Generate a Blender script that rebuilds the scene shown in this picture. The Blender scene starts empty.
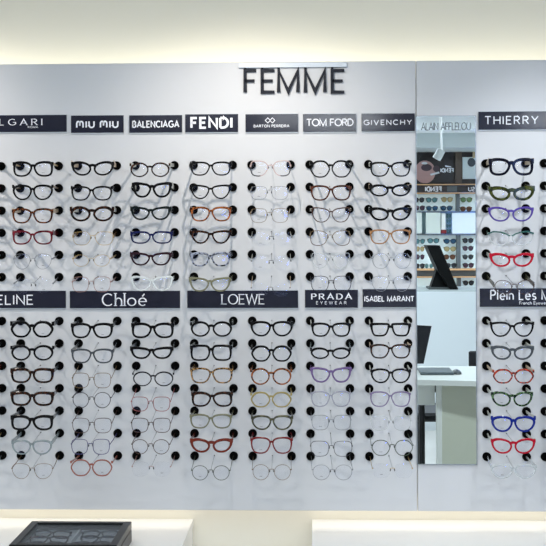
import bpy, math, random
from mathutils import Matrix, Vector
from math import sin, cos, pi, radians
random.seed(7)
SC = bpy.context.scene
COL = SC.collection

# ------------------------------------------------------------------ camera
F = 1218.0; D = 4.2; EYE = 1.5; VPX = 315.0; VPY = 228.0
yaw = math.atan((VPX - 273) / F)
cam_d = bpy.data.cameras.new('camera'); cam = bpy.data.objects.new('camera', cam_d); COL.objects.link(cam)
cam_d.sensor_width = 36; cam_d.lens = 36 * F / 546; cam_d.shift_y = -(273 - VPY) / 546
cam_d.clip_start = 0.05; cam_d.clip_end = 60
CAMM = Matrix.Translation((0, -D, EYE)) @ Matrix.Rotation(yaw, 4, 'Z') @ Matrix.Rotation(pi/2, 4, 'X') @ Matrix.Rotation(-0.0037, 4, 'Z')
cam.matrix_world = CAMM
SC.camera = cam

def U(px, py, Y):
    """the point of the plane y = Y seen at this place of the photograph"""
    d = CAMM.to_3x3() @ Vector(((px - 273) / F, (VPY - py) / F, -1))
    o = CAMM.translation
    return o + d * ((Y - o.y) / d.y)

# ------------------------------------------------------------------ light
SC.view_settings.view_transform = 'Standard'; SC.view_settings.look = 'None'
SC.view_settings.gamma = 1; SC.view_settings.use_curve_mapping = False
SC.view_settings.exposure = 0.0
w = bpy.data.worlds.new('world'); SC.world = w; w.use_nodes = True
w.node_tree.nodes['Background'].inputs[0].default_value = (0.75, 0.86, 1, 1)
w.node_tree.nodes['Background'].inputs[1].default_value = 0.3

def lamp(name, kind, loc, energy, color, target=None, **kw):
    l = bpy.data.lights.new(name, kind); o = bpy.data.objects.new(name, l); COL.objects.link(o)
    l.energy = energy; l.color = color; o.location = loc
    for k, v in kw.items(): setattr(l, k, v)
    if target is not None:
        o.rotation_euler = (Vector(target) - Vector(loc)).to_track_quat('-Z', 'Y').to_euler()
    return o
WARM = (1.0, 0.9, 0.80); COOL = (0.90, 0.95, 1.0)
for x, e, c, az, sp_ in ((-1.60, 44, WARM, 1.54, 98), (-0.22, 30, WARM, 1.48, 94), (0.80, 30, (0.95, 0.97, 1.0), 1.25, 78)):
    lamp('spot_lamp', 'SPOT', (x, -0.8, 2.27), e, c, (x, 0, az), spot_size=radians(sp_), spot_blend=1.0, shadow_soft_size=0.016)
# added fill lamps under the ceiling, without fixtures, for the room's ambient light
for x, y, e in ((-1.3, -2.7, 26), (1.2, -2.7, 22), (-1.2, -4.6, 36), (0.2, -4.4, 36), (-1.0, -6.8, 40), (2.7, -6.9, 60), (0.1, -8.9, 80), (2.8, -9.0, 80)):
    lamp('room_fill_lamp', 'AREA', (x, y, 2.68), e, COOL, (x, y, 0), shape='RECTANGLE', size=2.0 if y > -5 else 1.2, size_y=1.3 if y > -5 else 0.6)
lamp('mirror_fill_lamp', 'SPOT', (1.9, -0.5, 2.66), 210, COOL, (0.95, -2.7, 0.4), spot_size=radians(85), spot_blend=.8, shadow_soft_size=.08)  # added spot without fixture, brightens the desk and counter the mirror shows
# light strips hidden behind the display panels
lamp('cove_lamp', 'AREA', (0, 0.055, 2.045), 3.0, (1.0, 0.96, 0.83), (0, 0.125, 2.3), shape='RECTANGLE', size=4.6, size_y=0.02)
lamp('cove_lamp', 'AREA', (0, 0.06, 0.560), 2.1, (1.0, 0.92, 0.82), (0, 0.09, 0.3), shape='RECTANGLE', size=4.6, size_y=0.02)

# ------------------------------------------------------------------ materials
def lin(c):
    return tuple(((v/255) / 12.92 if v/255 <= 0.04045 else ((v/255 + 0.055) / 1.055) ** 2.4) for v in c) + (1,)
MATS = {}
def mat(name, rgb, rough=0.4, metal=0.0, spec=0.5, alpha=1.0, rgb2=None, scale=60, lo=0.42, hi=0.58, emit=0, coat=0, stops=None):
    if name in MATS: return MATS[name]
    m = bpy.data.materials.new(name); m.use_nodes = True; MATS[name] = m
    nt = m.node_tree; b = nt.nodes['Principled BSDF']
    b.inputs['Base Color'].default_value = lin(rgb); b.inputs['Roughness'].default_value = rough
    b.inputs['Metallic'].default_value = metal; b.inputs['Specular IOR Level'].default_value = spec
    b.inputs['Alpha'].default_value = alpha; b.inputs['Coat Weight'].default_value = coat
    b.inputs['Coat Roughness'].default_value = 0.05
    if emit:
        b.inputs['Emission Color'].default_value = lin(rgb); b.inputs['Emission Strength'].default_value = emit
    if rgb2:
        tc = nt.nodes.new('ShaderNodeTexCoord'); no = nt.nodes.new('ShaderNodeTexNoise'); r = nt.nodes.new('ShaderNodeValToRGB')
        no.inputs['Scale'].default_value = scale; no.inputs['Detail'].default_value = 2
        nt.links.new(tc.outputs['Object'], no.inputs['Vector']); nt.links.new(no.outputs['Fac'], r.inputs['Fac'])
        r.color_ramp.elements[0].position = lo; r.color_ramp.elements[0].color = lin(rgb)
        r.color_ramp.elements[1].position = hi; r.color_ramp.elements[1].color = lin(rgb2)
        nt.links.new(r.outputs['Color'], b.inputs['Base Color'])
    return m

def lens_mat(name, tint, mixc=(0, 0, 0), body=0.0, gloss=(0.4, 0.5, 1.0), k=.014):
    m = bpy.data.materials.new(name); m.use_nodes = True; MATS[name] = m
    nt = m.node_tree; nt.nodes.clear(); N = nt.nodes.new; L = nt.links.new
    out = N('ShaderNodeOutputMaterial'); tr = N('ShaderNodeBsdfTransparent'); gl = N('ShaderNodeBsdfGlossy'); df = N('ShaderNodeBsdfDiffuse')
    fr = N('ShaderNodeLayerWeight'); pw = N('ShaderNodeMath'); ml = N('ShaderNodeMath'); mx = N('ShaderNodeMixShader'); m2 = N('ShaderNodeMixShader')
    tr.inputs[0].default_value = tuple(tint) + (1,); gl.inputs[0].default_value = tuple(gloss) + (1,); gl.inputs[1].default_value = 0.03
    df.inputs[0].default_value = lin(mixc); fr.inputs[0].default_value = 0.5
    pw.operation = 'POWER'; pw.inputs[1].default_value = 4; ml.operation = 'MULTIPLY_ADD'; ml.inputs[1].default_value = k * 6; ml.inputs[2].default_value = k
    L(fr.outputs['Facing'], pw.inputs[0]); L(pw.outputs[0], ml.inputs[0])
    m2.inputs[0].default_value = body; L(tr.outputs[0], m2.inputs[1]); L(df.outputs[0], m2.inputs[2])
    L(ml.outputs[0], mx.inputs[0]); L(m2.outputs[0], mx.inputs[1]); L(gl.outputs[0], mx.inputs[2]); L(mx.outputs[0], out.inputs[0])
    return m
LENS = lens_mat('clear_lens', (0.992, 0.994, 0.996)); LEDGE = lens_mat('lens_edge', (0.82, 0.84, 0.86), (190, 195, 200), 0.35)
SUNL = {k: lens_mat('tinted_lens_' + k, tuple(x * 0.5 for x in lin(c)[:3]), c, 0.65, (1, 1, 1)) for k, c in
        dict(blue=(60, 95, 125), green=(125, 160, 115), grey=(70, 75, 80), brown=(120, 85, 65), amber=(190, 175, 130), plum=(95, 75, 90), teal=(105, 150, 155)).items()}
GLASS = lens_mat('box_glass', (0.93, 0.94, 0.95), (110, 118, 124), 0.05, (.9, .95, 1), .03)

PANEL = mat('display_panel', (207, 210, 213), 0.4, spec=0.3)
WALL = mat('cream_wall', (236, 233, 218), 0.7)
SIDEW = mat('grey_side_wall', (150, 152, 154), 0.7)
BLACK = mat('holder_rubber', (3, 3, 3), 0.8, spec=0.05)
ROD = mat('rod_steel', (150, 152, 156), 0.3, 0.9)
SIGN = mat('sign_face', (36, 38, 52), 0.09, spec=0.3)
SIGNB = mat('sign_backing', (208, 216, 222), 0.2)
LETTER = mat('letter_white', (240, 243, 250), 0.5)
FEM = mat('letter_charcoal', (36, 39, 48), 0.6, spec=.15)
RAIL = mat('sign_rail', (205, 216, 226), 0.2)
WHITE = mat('white_lacquer', (247, 248, 248), 0.25)
PAD = mat('nose_pad', (60, 62, 64), 0.3)
PRINT = mat('lens_print', (70, 74, 80), 0.6)

# frame finishes: key -> material
K = {
 'black': mat('black_acetate', (10, 10, 12), 0.16, spec=.16), 'tort': mat('tortoise_acetate', (28, 14, 10), 0.15, spec=.16, rgb2=(112, 62, 34), scale=200, lo=.45, hi=.57),
 'tortd': mat('dark_tortoise_acetate', (16, 11, 10), 0.15, spec=.16, rgb2=(84, 50, 34), scale=150, lo=.5, hi=.66),
 'torta': mat('amber_tortoise_acetate', (54, 28, 14), 0.15, spec=.16, rgb2=(158, 92, 50), scale=170, lo=.44, hi=.55),
 'torty': mat('yellow_tortoise_acetate', (34, 22, 14), 0.15, spec=.16, rgb2=(172, 134, 84), scale=210, lo=.46, hi=.56),
 'wine': mat('wine_acetate', (74, 18, 30), 0.15, spec=.16, rgb2=(112, 34, 46), scale=60), 'navy': mat('navy_acetate', (24, 30, 72), 0.15, spec=.16),
 'navyd': mat('dark_navy_acetate', (14, 15, 28), 0.12, spec=.16), 'blue': mat('blue_acetate', (26, 42, 128), 0.12, spec=.16), 'red': mat('red_acetate', (172, 20, 42), 0.12, spec=.16),
 'rust': mat('rust_acetate', (106, 40, 28), 0.18, spec=.16), 'dkred': mat('dark_red_acetate', (112, 32, 34), 0.16, spec=.16), 'plum': mat('plum_acetate', (46, 28, 36), 0.15, spec=.16),
 'green': mat('dark_green_acetate', (20, 28, 28), 0.15, spec=.16), 'olive': mat('olive_acetate', (28, 34, 14), 0.14, spec=.16, rgb2=(66, 72, 28), scale=70),
 'olivet': mat('olive_clear_acetate', (122, 122, 98), 0.2, spec=.16, alpha=.8), 'olived': mat('moss_clear_acetate', (94, 94, 70), 0.2, spec=.16, rgb2=(60, 60, 48), scale=60, alpha=.9),
 'gold': mat('gold_metal', (196, 168, 112), 0.3, 0.8), 'goldd': mat('aged_gold_metal', (118, 98, 70), 0.35, 0.7), 'silver': mat('silver_metal', (142, 146, 152), 0.3, 0.8),
 'goldac': mat('honey_clear_acetate', (156, 142, 86), 0.2, spec=.16, alpha=.85),
 'dark': mat('dark_metal', (46, 46, 52), 0.35, 0.6), 'brownm': mat('brown_metal', (72, 50, 42), 0.35, 0.5), 'pink': mat('rose_metal', (166, 130, 122), 0.3, 0.6),
 'pinkc': mat('pale_pink_acetate', (206, 184, 182), 0.2, spec=.16, alpha=.7), 'violet': mat('violet_metal', (72, 70, 118), 0.35, 0.5), 'greenm': mat('green_metal', (62, 74, 58), 0.35, 0.5),
 'redm': mat('red_metal', (150, 82, 84), 0.35, 0.4),
 'white': mat('milky_acetate', (226, 234, 234), 0.2, spec=.16, alpha=.6), 'clear': mat('crystal_acetate', (205, 212, 214), 0.12, spec=.16, alpha=.55), 'paleb': mat('pale_blue_acetate', (140, 154, 158), 0.15, spec=.16, alpha=.65),
 'grey': mat('smoke_acetate', (72, 78, 84), 0.16, spec=.16, alpha=.9), 'marble': mat('marbled_grey_acetate', (22, 24, 34), 0.15, spec=.16, rgb2=(150, 158, 176), scale=120),
 'rose': mat('terracotta_acetate', (150, 92, 80), 0.2, spec=.16), 'amber': mat('caramel_acetate', (160, 118, 80), 0.2, spec=.16, alpha=.85), 'brown': mat('brown_acetate', (54, 30, 22), 0.16, spec=.16, rgb2=(82, 46, 34), scale=60),
 'purple': mat('purple_acetate', (78, 62, 138), 0.15, spec=.16), 'lilac': mat('lilac_clear_acetate', (112, 92, 140), 0.15, spec=.16, alpha=.85), 'greyv': mat('grey_lilac_acetate', (160, 162, 176), 0.2, spec=.16, alpha=.75),
 'lav': mat('lavender_acetate', (128, 116, 150), 0.2, spec=.16, alpha=.85), 'teal': mat('pine_acetate', (40, 86, 76), 0.15, spec=.16), 'gmarb': mat('green_marbled_acetate', (14, 22, 24), 0.15, spec=.16, rgb2=(92, 128, 84), scale=170, lo=.47, hi=.6),
 'redt': mat('red_tortoise_acetate', (54, 16, 14), 0.15, spec=.16, rgb2=(184, 72, 52), scale=150), 'beige': mat('beige_acetate', (190, 172, 148), 0.3, spec=.16), 'pale': mat('pale_temple', (196, 200, 192), 0.25),
}

# ------------------------------------------------------------------ mesh helpers
def mesh_obj(name, verts, faces, material, parent=None, loc=None, mats=None, fmat=None, smooth=False):
    me = bpy.data.meshes.new(name); me.from_pydata([tuple(v) for v in verts], [], faces); me.update()
    o = bpy.data.objects.new(name, me); COL.objects.link(o)
    for mm in (mats or [material]): me.materials.append(mm)
    if fmat:
        for p, i in zip(me.polygons, fmat): p.material_index = i
    if smooth:
        me.polygons.foreach_set('use_smooth', [True] * len(me.polygons))
    if parent: o.parent = parent
    if loc is not None: o.location = loc
    return o
class MB:
    def __init__(s): s.v = []; s.f = []
    def add(s, v, f):
        n = len(s.v); s.v += [tuple(x) for x in v]; s.f += [tuple(i + n for i in q) for q in f]; return s
    def box(s, a, b, bev=0.0):
        x0, y0, z0 = [min(p, q) for p, q in zip(a, b)]; x1, y1, z1 = [max(p, q) for p, q in zip(a, b)]
        if bev <= 0:
            return s.add([(x0,y0,z0),(x1,y0,z0),(x1,y1,z0),(x0,y1,z0),(x0,y0,z1),(x1,y0,z1),(x1,y1,z1),(x0,y1,z1)],
                         [(3,2,1,0),(4,5,6,7),(0,1,5,4),(1,2,6,5),(2,3,7,6),(3,0,4,7)])
        V = []
        for z, e in ((z0, bev), (z0 + bev, 0), (z1 - bev, 0), (z1, bev)):
            for (cx, sx), (cy, sy) in (((x0, 1), (y0, 1)), ((x1, -1), (y0, 1)), ((x1, -1), (y1, -1)), ((x0, 1), (y1, -1))):
                if (sx, sy) in ((1, 1), (-1, -1)): V += [(cx + sx*e, cy + sy*(e+bev), z), (cx + sx*(e+bev), cy + sy*e, z)]
                else: V += [(cx + sx*(e+bev), cy + sy*e, z), (cx + sx*e, cy + sy*(e+bev), z)]
        Fc = [tuple(range(7, -1, -1)), tuple(range(24, 32))]
        for r in range(3):
            for i in range(8): Fc.append((r*8+i, r*8+(i+1) % 8, r*8+8+(i+1) % 8, r*8+8+i))
        return s.add(V, Fc)
    def rod(s, p, q, r, r2=None, n=8):
        p = Vector(p); q = Vector(q); d = (q - p).normalized(); a = d.orthogonal().normalized(); b = d.cross(a); r2 = r if r2 is None else r2
        V = [p + (a*cos(2*pi*i/n) + b*sin(2*pi*i/n))*r for i in range(n)] + [q + (a*cos(2*pi*i/n) + b*sin(2*pi*i/n))*r2 for i in range(n)]
        return s.add(V, [(i, (i+1) % n, n+(i+1) % n, n+i) for i in range(n)] + [tuple(range(n-1, -1, -1)), tuple(range(n, 2*n))])
    def tube(s, pts, r, n=6):
        for a, b in zip(pts, pts[1:]): s.rod(a, b, r, n=n)
        return s
    def prism(s, poly, axis, a, b):
        """a polygon given in the plane across the axis, extruded along it from a to b"""
        def P(u, v, t): return {'x': (t, u, v), 'y': (u, t, v), 'z': (u, v, t)}[axis]
        n = len(poly)
        return s.add([P(u, v, a) for u, v in poly] + [P(u, v, b) for u, v in poly],
                     [tuple(range(n-1, -1, -1)), tuple(range(n, 2*n))] + [(i, (i+1) % n, n+(i+1) % n, n+i) for i in range(n)])
    def ribbon(s, pts, wd, y0, y1, closed=False):
        """a stroke in the xz plane; wd(dx, dz) gives its width by direction"""
        n = len(pts); L = []; R = []
        for i in range(n):
            p = pts[i]; a = pts[i-1] if (i or closed) else None; b = pts[(i+1) % n] if (i < n-1 or closed) else None
            ds = []
            if a is not None: ds.append(((p[0]-a[0]), (p[1]-a[1])))
            if b is not None: ds.append(((b[0]-p[0]), (b[1]-p[1])))
            ds = [(dx/(math.hypot(dx, dz) or 1), dz/(math.hypot(dx, dz) or 1)) for dx, dz in ds]
            wm = sum(wd(*d) for d in ds) / len(ds)
            tx = sum(d[0] for d in ds); tz = sum(d[1] for d in ds); l = math.hypot(tx, tz) or 1; tx /= l; tz /= l
            k = 1.0
            if len(ds) == 2: k = min(1 / max(0.3, abs(tx*ds[0][0] + tz*ds[0][1])), 2.2)
            h = wm / 2 * k
            L.append((p[0] - tz*h, p[1] + tx*h)); R.append((p[0] + tz*h, p[1] - tx*h))
        V = [(x, y0, z) for x, z in L] + [(x, y0, z) for x, z in R] + [(x, y1, z) for x, z in L] + [(x, y1, z) for x, z in R]
        m = n if closed else n - 1; Fc = []
        for i in range(m):
            j = (i+1) % n
            Fc += [(i, n+i, n+j, j), (2*n+i, 2*n+j, 3*n+j, 3*n+i), (i, j, 2*n+j, 2*n+i), (n+j, n+i, 3*n+i, 3*n+j)]
        if not closed: Fc += [(0, 2*n, 3*n, n), (n-1, 2*n-1, 4*n-1, 3*n-1)]
        return s.add(V, Fc)
    def build(s, name, material, parent=None, loc=None, smooth=False):
        return mesh_obj(name, s.v, s.f, material, parent, loc, smooth=smooth)
def empty(name, loc):
    o = bpy.data.objects.new(name, None); COL.objects.link(o); o.location = loc; o.empty_display_size = 0.02; return o
def tag(o, label, cat, group=None):
    o['label'] = label; o['category'] = cat
    if group: o['group'] = group
    return o
def struct(name, mb, m, parent=None):
    o = mb.build(name, m, parent)
    if parent is None: o['kind'] = 'structure'
    return o

# ------------------------------------------------------------------ room shell
XL, XR, YB, ZC = -3.2, 3.4, -10.75, 2.72
WY = 0.125
FLOORM = mat('floor_tile', (200, 198, 194), 0.35, rgb2=(208, 206, 202), scale=3)
CEIL = mat('ceiling_paint', (238, 242, 244), 0.8)
struct('floor', MB().box((XL, YB, -0.1), (XR, WY, 0)), FLOORM)
struct('ceiling', MB().box((XL, YB, ZC), (XR, WY, ZC + 0.1)), CEIL)
struct('wall_front', MB().box((XL, WY, 0), (XR, WY + 0.1, ZC)), WALL)
struct('wall_back', MB().box((XL, YB - 0.1, 0), (XR, YB, ZC)), SIDEW)
struct('wall_left', MB().box((XL - 0.1, YB, 0), (XL, WY, ZC)), SIDEW)
struct('wall_right', MB().box((XR, YB, 0), (XR + 0.1, WY, ZC)), SIDEW)

# added blue glowing pane high in the back wall, for reflections in lenses
wo = MB().box((1.95, YB - .02, 1.35), (3.25, YB + .02, 2.6)).build('added_glow_1', mat('added_glow_frame', (70, 74, 78), .4)); wo['kind'] = 'structure'
MB().box((2.0, YB + .021, 1.4), (2.58, YB + .028, 2.55)).box((2.62, YB + .021, 1.4), (3.2, YB + .028, 2.55)).build('added_glow_pane', mat('blue_glow', (110, 160, 255), .3, emit=14), wo)
# ------------------------------------------------------------------ display panels
SEAMX = U(416.8, 300, 0).x
PZT = U(273, 62, 0).z; PZB = U(273, 510.5, 0).z
tag(MB().box((-2.3, 0, PZB), (SEAMX - 0.0012, 0.022, PZT), 0.0015).build('display_board', PANEL), 'large pale grey wall panel left of the seam, holding most of the glasses', 'panel', 'wall display panels')
tag(MB().box((SEAMX + 0.0012, 0, PZB), (2.2, 0.022, PZT), 0.0015).build('display_board', PANEL), 'pale grey wall panel right of the seam, behind the mirror', 'panel', 'wall display panels')

# ------------------------------------------------------------------ lettering (strokes)
def arc(cx, cz, rx, rz, a0, a1, n=9):
    return [(cx + rx*cos(radians(a0 + (a1-a0)*i/n)), cz + rz*sin(radians(a0 + (a1-a0)*i/n))) for i in range(n+1)]
G = {  # glyph -> width, strokes, serif spots
 'A': (.84, [[(0,0),(.42,1),(.84,0)], [(.15,.33),(.69,.33)]], [(0,0),(.84,0)]),
 'B': (.62, [[(0,0),(0,1)], [(0,1),(.3,1)]+arc(.3,.76,.26,.24,90,-90)+[(0,.52)], [(0,.52),(.32,.52)]+arc(.32,.26,.3,.26,90,-90)+[(0,0)]], [(0,0),(0,1)]),
 'C': (.82, [arc(.46,.5,.46,.5,48,312,16)], []),
 'D': (.76, [[(0,0),(0,1)], [(0,1),(.28,1)]+arc(.28,.5,.48,.5,90,-90,12)+[(0,0)]], [(0,0),(0,1)]),
 'E': (.56, [[(.56,1),(0,1),(0,0),(.56,0)], [(0,.52),(.48,.52)]], [(0,0),(0,1)]),
 'F': (.54, [[(.54,1),(0,1),(0,0)], [(0,.52),(.46,.52)]], [(0,0),(0,1)]),
 'G': (.88, [arc(.48,.5,.48,.5,50,330,16)+[(.88,.46),(.56,.46)]], []),
 'H': (.72, [[(0,0),(0,1)], [(.72,0),(.72,1)], [(0,.52),(.72,.52)]], [(0,0),(0,1),(.72,0),(.72,1)]),
 'I': (.02, [[(0,0),(0,1)]], [(0,0),(0,1)]),
 'L': (.52, [[(0,1),(0,0),(.52,0)]], [(0,0),(0,1)]),
 'M': (.92, [[(0,0),(0,1),(.46,.02),(.92,1),(.92,0)]], [(0,0),(.92,0)]),
 'N': (.74, [[(0,0),(0,1),(.74,0),(.74,1)]], [(0,0),(.74,1)]),
 'O': (.98, [('c', arc(.49,.5,.49,.5,0,345,23))], []),
 'P': (.6, [[(0,0),(0,1)], [(0,1),(.32,1)]+arc(.32,.74,.28,.26,90,-90)+[(0,.48)]], [(0,0),(0,1)]),
 'R': (.66, [[(0,0),(0,1)], [(0,1),(.32,1)]+arc(.32,.75,.28,.25,90,-90)+[(0,.5)], [(.28,.5),(.66,0)]], [(0,0),(0,1),(.66,0)]),
 'S': (.58, [arc(.29,.74,.27,.26,40,250,10)+arc(.29,.25,.29,.26,70,-145,12)], []),
 'T': (.7, [[(0,1),(.7,1)], [(.35,1),(.35,0)]], [(.35,0)]),
 'U': (.72, [[(0,1),(0,.32)]+arc(.36,.34,.36,.34,180,360,10)+[(.72,1)]], []),
 'V': (.8, [[(0,1),(.4,0),(.8,1)]], [(0,1),(.8,1)]),
 'W': (1.2, [[(0,1),(.3,0),(.6,.98),(.9,0),(1.2,1)]], [(0,1),(1.2,1)]),
 'Y': (.76, [[(0,1),(.38,.48),(.76,1)], [(.38,.48),(.38,0)]], [(.38,0),(0,1),(.76,1)]),
 'h': (.5, [[(0,0),(0,1.04)], [(0,.36)]+arc(.25,.36,.25,.28,180,0,8)+[(.5,0)]], [(0,0),(.5,0),(0,1.04)]),
 'l': (.02, [[(0,0),(0,1.04)]], [(0,0),(0,1.04)]),
 'o': (.64, [('c', arc(.32,.32,.32,.32,0,345,18))], []),
 'e': (.6, [[(.04,.34),(.58,.34)]+arc(.32,.32,.3,.32,5,315,14)], []),
 'é': (.6, [[(.04,.34),(.58,.34)]+arc(.32,.32,.3,.32,5,315,14), [(.3,.78),(.48,1.0)]], []),
 'i': (.02, [[(0,0),(0,.64)], [(0,.84),(0,.92)]], []),
 'n': (.5, [[(0,0),(0,.64)], [(0,.4)]+arc(.25,.38,.25,.26,180,0,8)+[(.5,0)]], []),
 's': (.46, [arc(.23,.48,.2,.16,40,250,8)+arc(.23,.16,.22,.16,70,-145,8)], []),
 'r': (.3, [[(0,0),(0,.64)], [(0,.4),(.1,.58),(.3,.62)]], []),
 'c': (.5, [arc(.3,.32,.3,.32,50,310,10)], []),
 'y': (.5, [[(0,.64),(.25,0)], [(.5,.64),(.15,-.28)]], []),
 'w': (.8, [[(0,.64),(.2,0),(.4,.6),(.6,0),(.8,.64)]], []),
 'a': (.56, [('c', arc(.28,.32,.28,.32,0,345,12)), [(.56,.64),(.56,0)]], []),
 'm': (.9, [[(0,0),(0,.5)]+arc(.2,.6,.2,.4,180,0,7)+[(.4,.5),(.4,.3)], [(.44,.62)]+arc(.62,.6,.22,.4,150,0,7)+[(.84,0)]], []),
 'u': (.66, [[(0,1),(0,.36)]+arc(.33,.36,.33,.36,180,360,9)+[(.66,1)]], []),
 'ı': (.02, [[(0,0),(0,1)]], []),
}
def lettering(name, text, x0, x1, z0, h, y, m, parent, thick=.12, thin=None, gap=.26, serif=False, dep=0.0012, flip=1, split=None, rel=None):
    """text from x0 to x1 (world), capitals h high on baseline z0; strokes stand out towards the camera"""
    thin = thick if thin is None else thin
    adv = []; X = 0
    for i, ch in enumerate(text):
        if ch == ' ': X += .5; continue
        adv.append((ch, X)); X += G[ch][0] + gap
    tot = X - gap; k = (x1 - x0) / tot
    wd = lambda dx, dz: (thin + (thick - thin) * abs(dz)) * h
    mb = MB(); outs = []
    for ch, ax in adv:
        if split: mb = MB()
        gw, st, sf = G[ch]
        T = lambda p: (x0 + (ax + p[0]) * k, z0 + p[1] * h)
        for s in st:
            cl = s[0] == 'c'
            mb.ribbon([T(p) for p in (s[1] if cl else s)], wd, y, y - dep * flip, cl)
        if serif:
            for p in sf:
                q = T(p); mb.ribbon([(q[0] - .13*h, q[1]), (q[0] + .13*h, q[1])], lambda a, b: thin*h*0.9, y, y - dep*flip)
        if split: outs.append(mb.build(split, m, parent, rel))
    if split: return outs
    return mb.build(name, m, parent, rel)

def sign(box, desc, texts, extra=None):
    x0, x1, y0, y1 = box; yy = -0.010
    a = U(x0, y1, yy); b = U(x1, y0, yy)
    ctr = Vector(((a.x+b.x)/2, 0, a.z))
    root = empty('name_sign', ctr); tag(root, desc, 'sign', 'dark signs over the glasses')
    MB().box((a.x, -0.001, a.z - 0.0035), (b.x, -0.006, b.z + 0.002)).build('sign_backing', SIGNB, root, -ctr)
    MB().box((a.x, -0.006, a.z), (b.x, yy, b.z), 0.0006).build('sign_face', SIGN, root, -ctr)
    for (t, tx0, tx1, ty0, ty1, kw) in texts:
        p = U(tx0, ty1, yy); q = U(tx1, ty0, yy)
        lettering('lettering', t, p.x, q.x, p.z, q.z - p.z, yy, LETTER, root, rel=-ctr, **kw)
    if extra: extra(root, ctr, yy)
    return root
SANS = dict(thick=.15); SER = dict(thick=.16, thin=.07, serif=True)
def bulg(root, c, yy):
    p = U(28, 128, yy); q = U(38, 126.2, yy); lettering('lettering', 'ROMA', p.x, q.x, p.z, q.z-p.z, yy, LETTER, root, thick=.16, gap=.4, rel=-c)
sign((-43, 66.5, 114.8, 132.4), 'dark name sign cut off by the top left edge of the photo', [('BVLGARI', -21, 42, 119, 125.3, dict(thick=.17, thin=.08, serif=True, gap=.6))], bulg)
sign((71, 123.5, 115.2, 132.8), 'dark sign with two rounded lowercase words, second from top left', [('mıu mıu', 76.8, 117.8, 121.2, 127.6, dict(thick=.24, gap=.36))])
sign((129.3, 182, 115, 132.6), 'dark sign with one long bold word of ten capitals', [('BALENCIAGA', 132.8, 178.8, 121, 127.3, dict(thick=.2, gap=.3))])
sign((185.3, 238, 114, 132.2), 'dark sign with the largest bold five letter word, below left of big heading', [('FENDI', 191.5, 231.6, 117.8, 127.8, dict(thick=.24, gap=.36))])
def barton(root, c, yy):
    mb = MB()
    for s in (0, 1):
        o = U(267.8 + 4.6*s, 120.4, yy); r = .0088
        mb.ribbon([(o.x + r*cos(a), o.z + r*sin(a)) for a in (0, pi/2, pi, 3*pi/2)], lambda a, b: .0022, yy, yy - .0012, True)
    mb.build('emblem', LETTER, root, -c)
sign((245.5, 298, 113.9, 132), 'dark sign with linked diamond emblem above tiny lettering', [('BARTON PERREIRA', 253.8, 289.2, 124.7, 127.3, dict(thick=.2, gap=.3))], barton)
sign((303, 356, 113.7, 131.8), 'dark sign with two words of wide capitals, below right end of heading', [('TOM FORD', 306.8, 353, 119, 125.9, dict(thick=.16, gap=.16))])
sign((361.5, 414.6, 113.3, 131.4), 'dark sign with widely spaced capitals just left of the mirror top', [('GIVENCHY', 364, 411.5, 119.9, 124.8, dict(thick=.17, gap=.42))])
sign((478.6, 585, 111, 129.6), 'dark sign right of the mirror, cut off at top right edge', [('THIERRY', 485, 538, 116.2, 124.2, dict(thick=.13, gap=.38))])
sign((-43, 65.7, 290.8, 308.2), 'dark sign across the middle, cut off by the left edge', [('CELINE', -14, 32.8, 295.3, 304.3, dict(thick=.13, gap=.3))])
sign((69.8, 180, 290.8, 308.2), 'long dark sign with a word in rounded serif lowercase', [('Chloé', 102.5, 146, 293.8, 305.6, dict(thick=.12, thin=.07, serif=True, gap=.24))])
sign((187.3, 298, 290.5, 308), 'long dark sign in mid rack with five serif capitals', [('LOEWE', 222, 264.3, 294.4, 304, dict(thick=.13, thin=.07, serif=True, gap=.2))])
sign((305, 357.8, 289.8, 307.7), 'small dark mid sign with spaced serif capitals over a second tiny line', [('PRADA', 311.8, 351.5, 293.8, 299.2, dict(thick=.26, thin=.1, serif=True, gap=.5)), ('EYEWEAR', 316.3, 346.3, 301.4, 304.2, dict(thick=.15, gap=.75))])
sign((362.8, 416, 289.1, 307.2), 'small dark mid sign touching the mirror edge, two bold capital words', [('ISABEL MARANT', 364.8, 413.8, 296.4, 301.2, dict(thick=.2, gap=.26))])
sign((479.9, 585, 288.2, 306.8), 'dark sign right of the mirror in mid rack, tall narrow lettering', [('Plein Les M', 490.8, 549, 290.2, 299.6, dict(thick=.13, gap=.3)), ('French Eyewear', 519.5, 549.5, 301.6, 304.4, dict(thick=.16, gap=.22))])

# big heading
hc = U(293, 65, 0); hc = Vector((hc.x, 0, hc.z)); hd = empty('heading_sign', hc); tag(hd, 'large charcoal FEMME letters hanging from a pale rail at panel top', 'sign')
a = U(238.6, 67.8, -.012); b = U(347, 62.3, -.012)
MB().box((a.x, 0, a.z), (b.x, -.012, b.z), .001).build('rail', RAIL, hd, -hc)
wF = lambda dx, dz: .0092 + .0034*abs(dz)
GM = {'F': (.54, G['F'][1])}
for ch, fx0, fx1 in (('F', 245, 256), ('E', 262, 274.3), ('M', 278.6, 297.8), ('M', 305.4, 324.8), ('E', 332.3, 344.3)):
    p = U(fx0, 91.7, -.02); q = U(fx1, 70.0, -.02); mb = MB(); gw, st, _ = G[ch]
    for s in st: mb.ribbon([(p.x + (q.x-p.x)*u/gw, p.z + (q.z-p.z)*v) for u, v in s], wF, -.002, -.012)
    mb.box((p.x - .004, -.010, q.z - .004), (p.x + .004, -.004, a.z + .003))
    mb.build('letter', FEM, hd, -hc)

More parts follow.
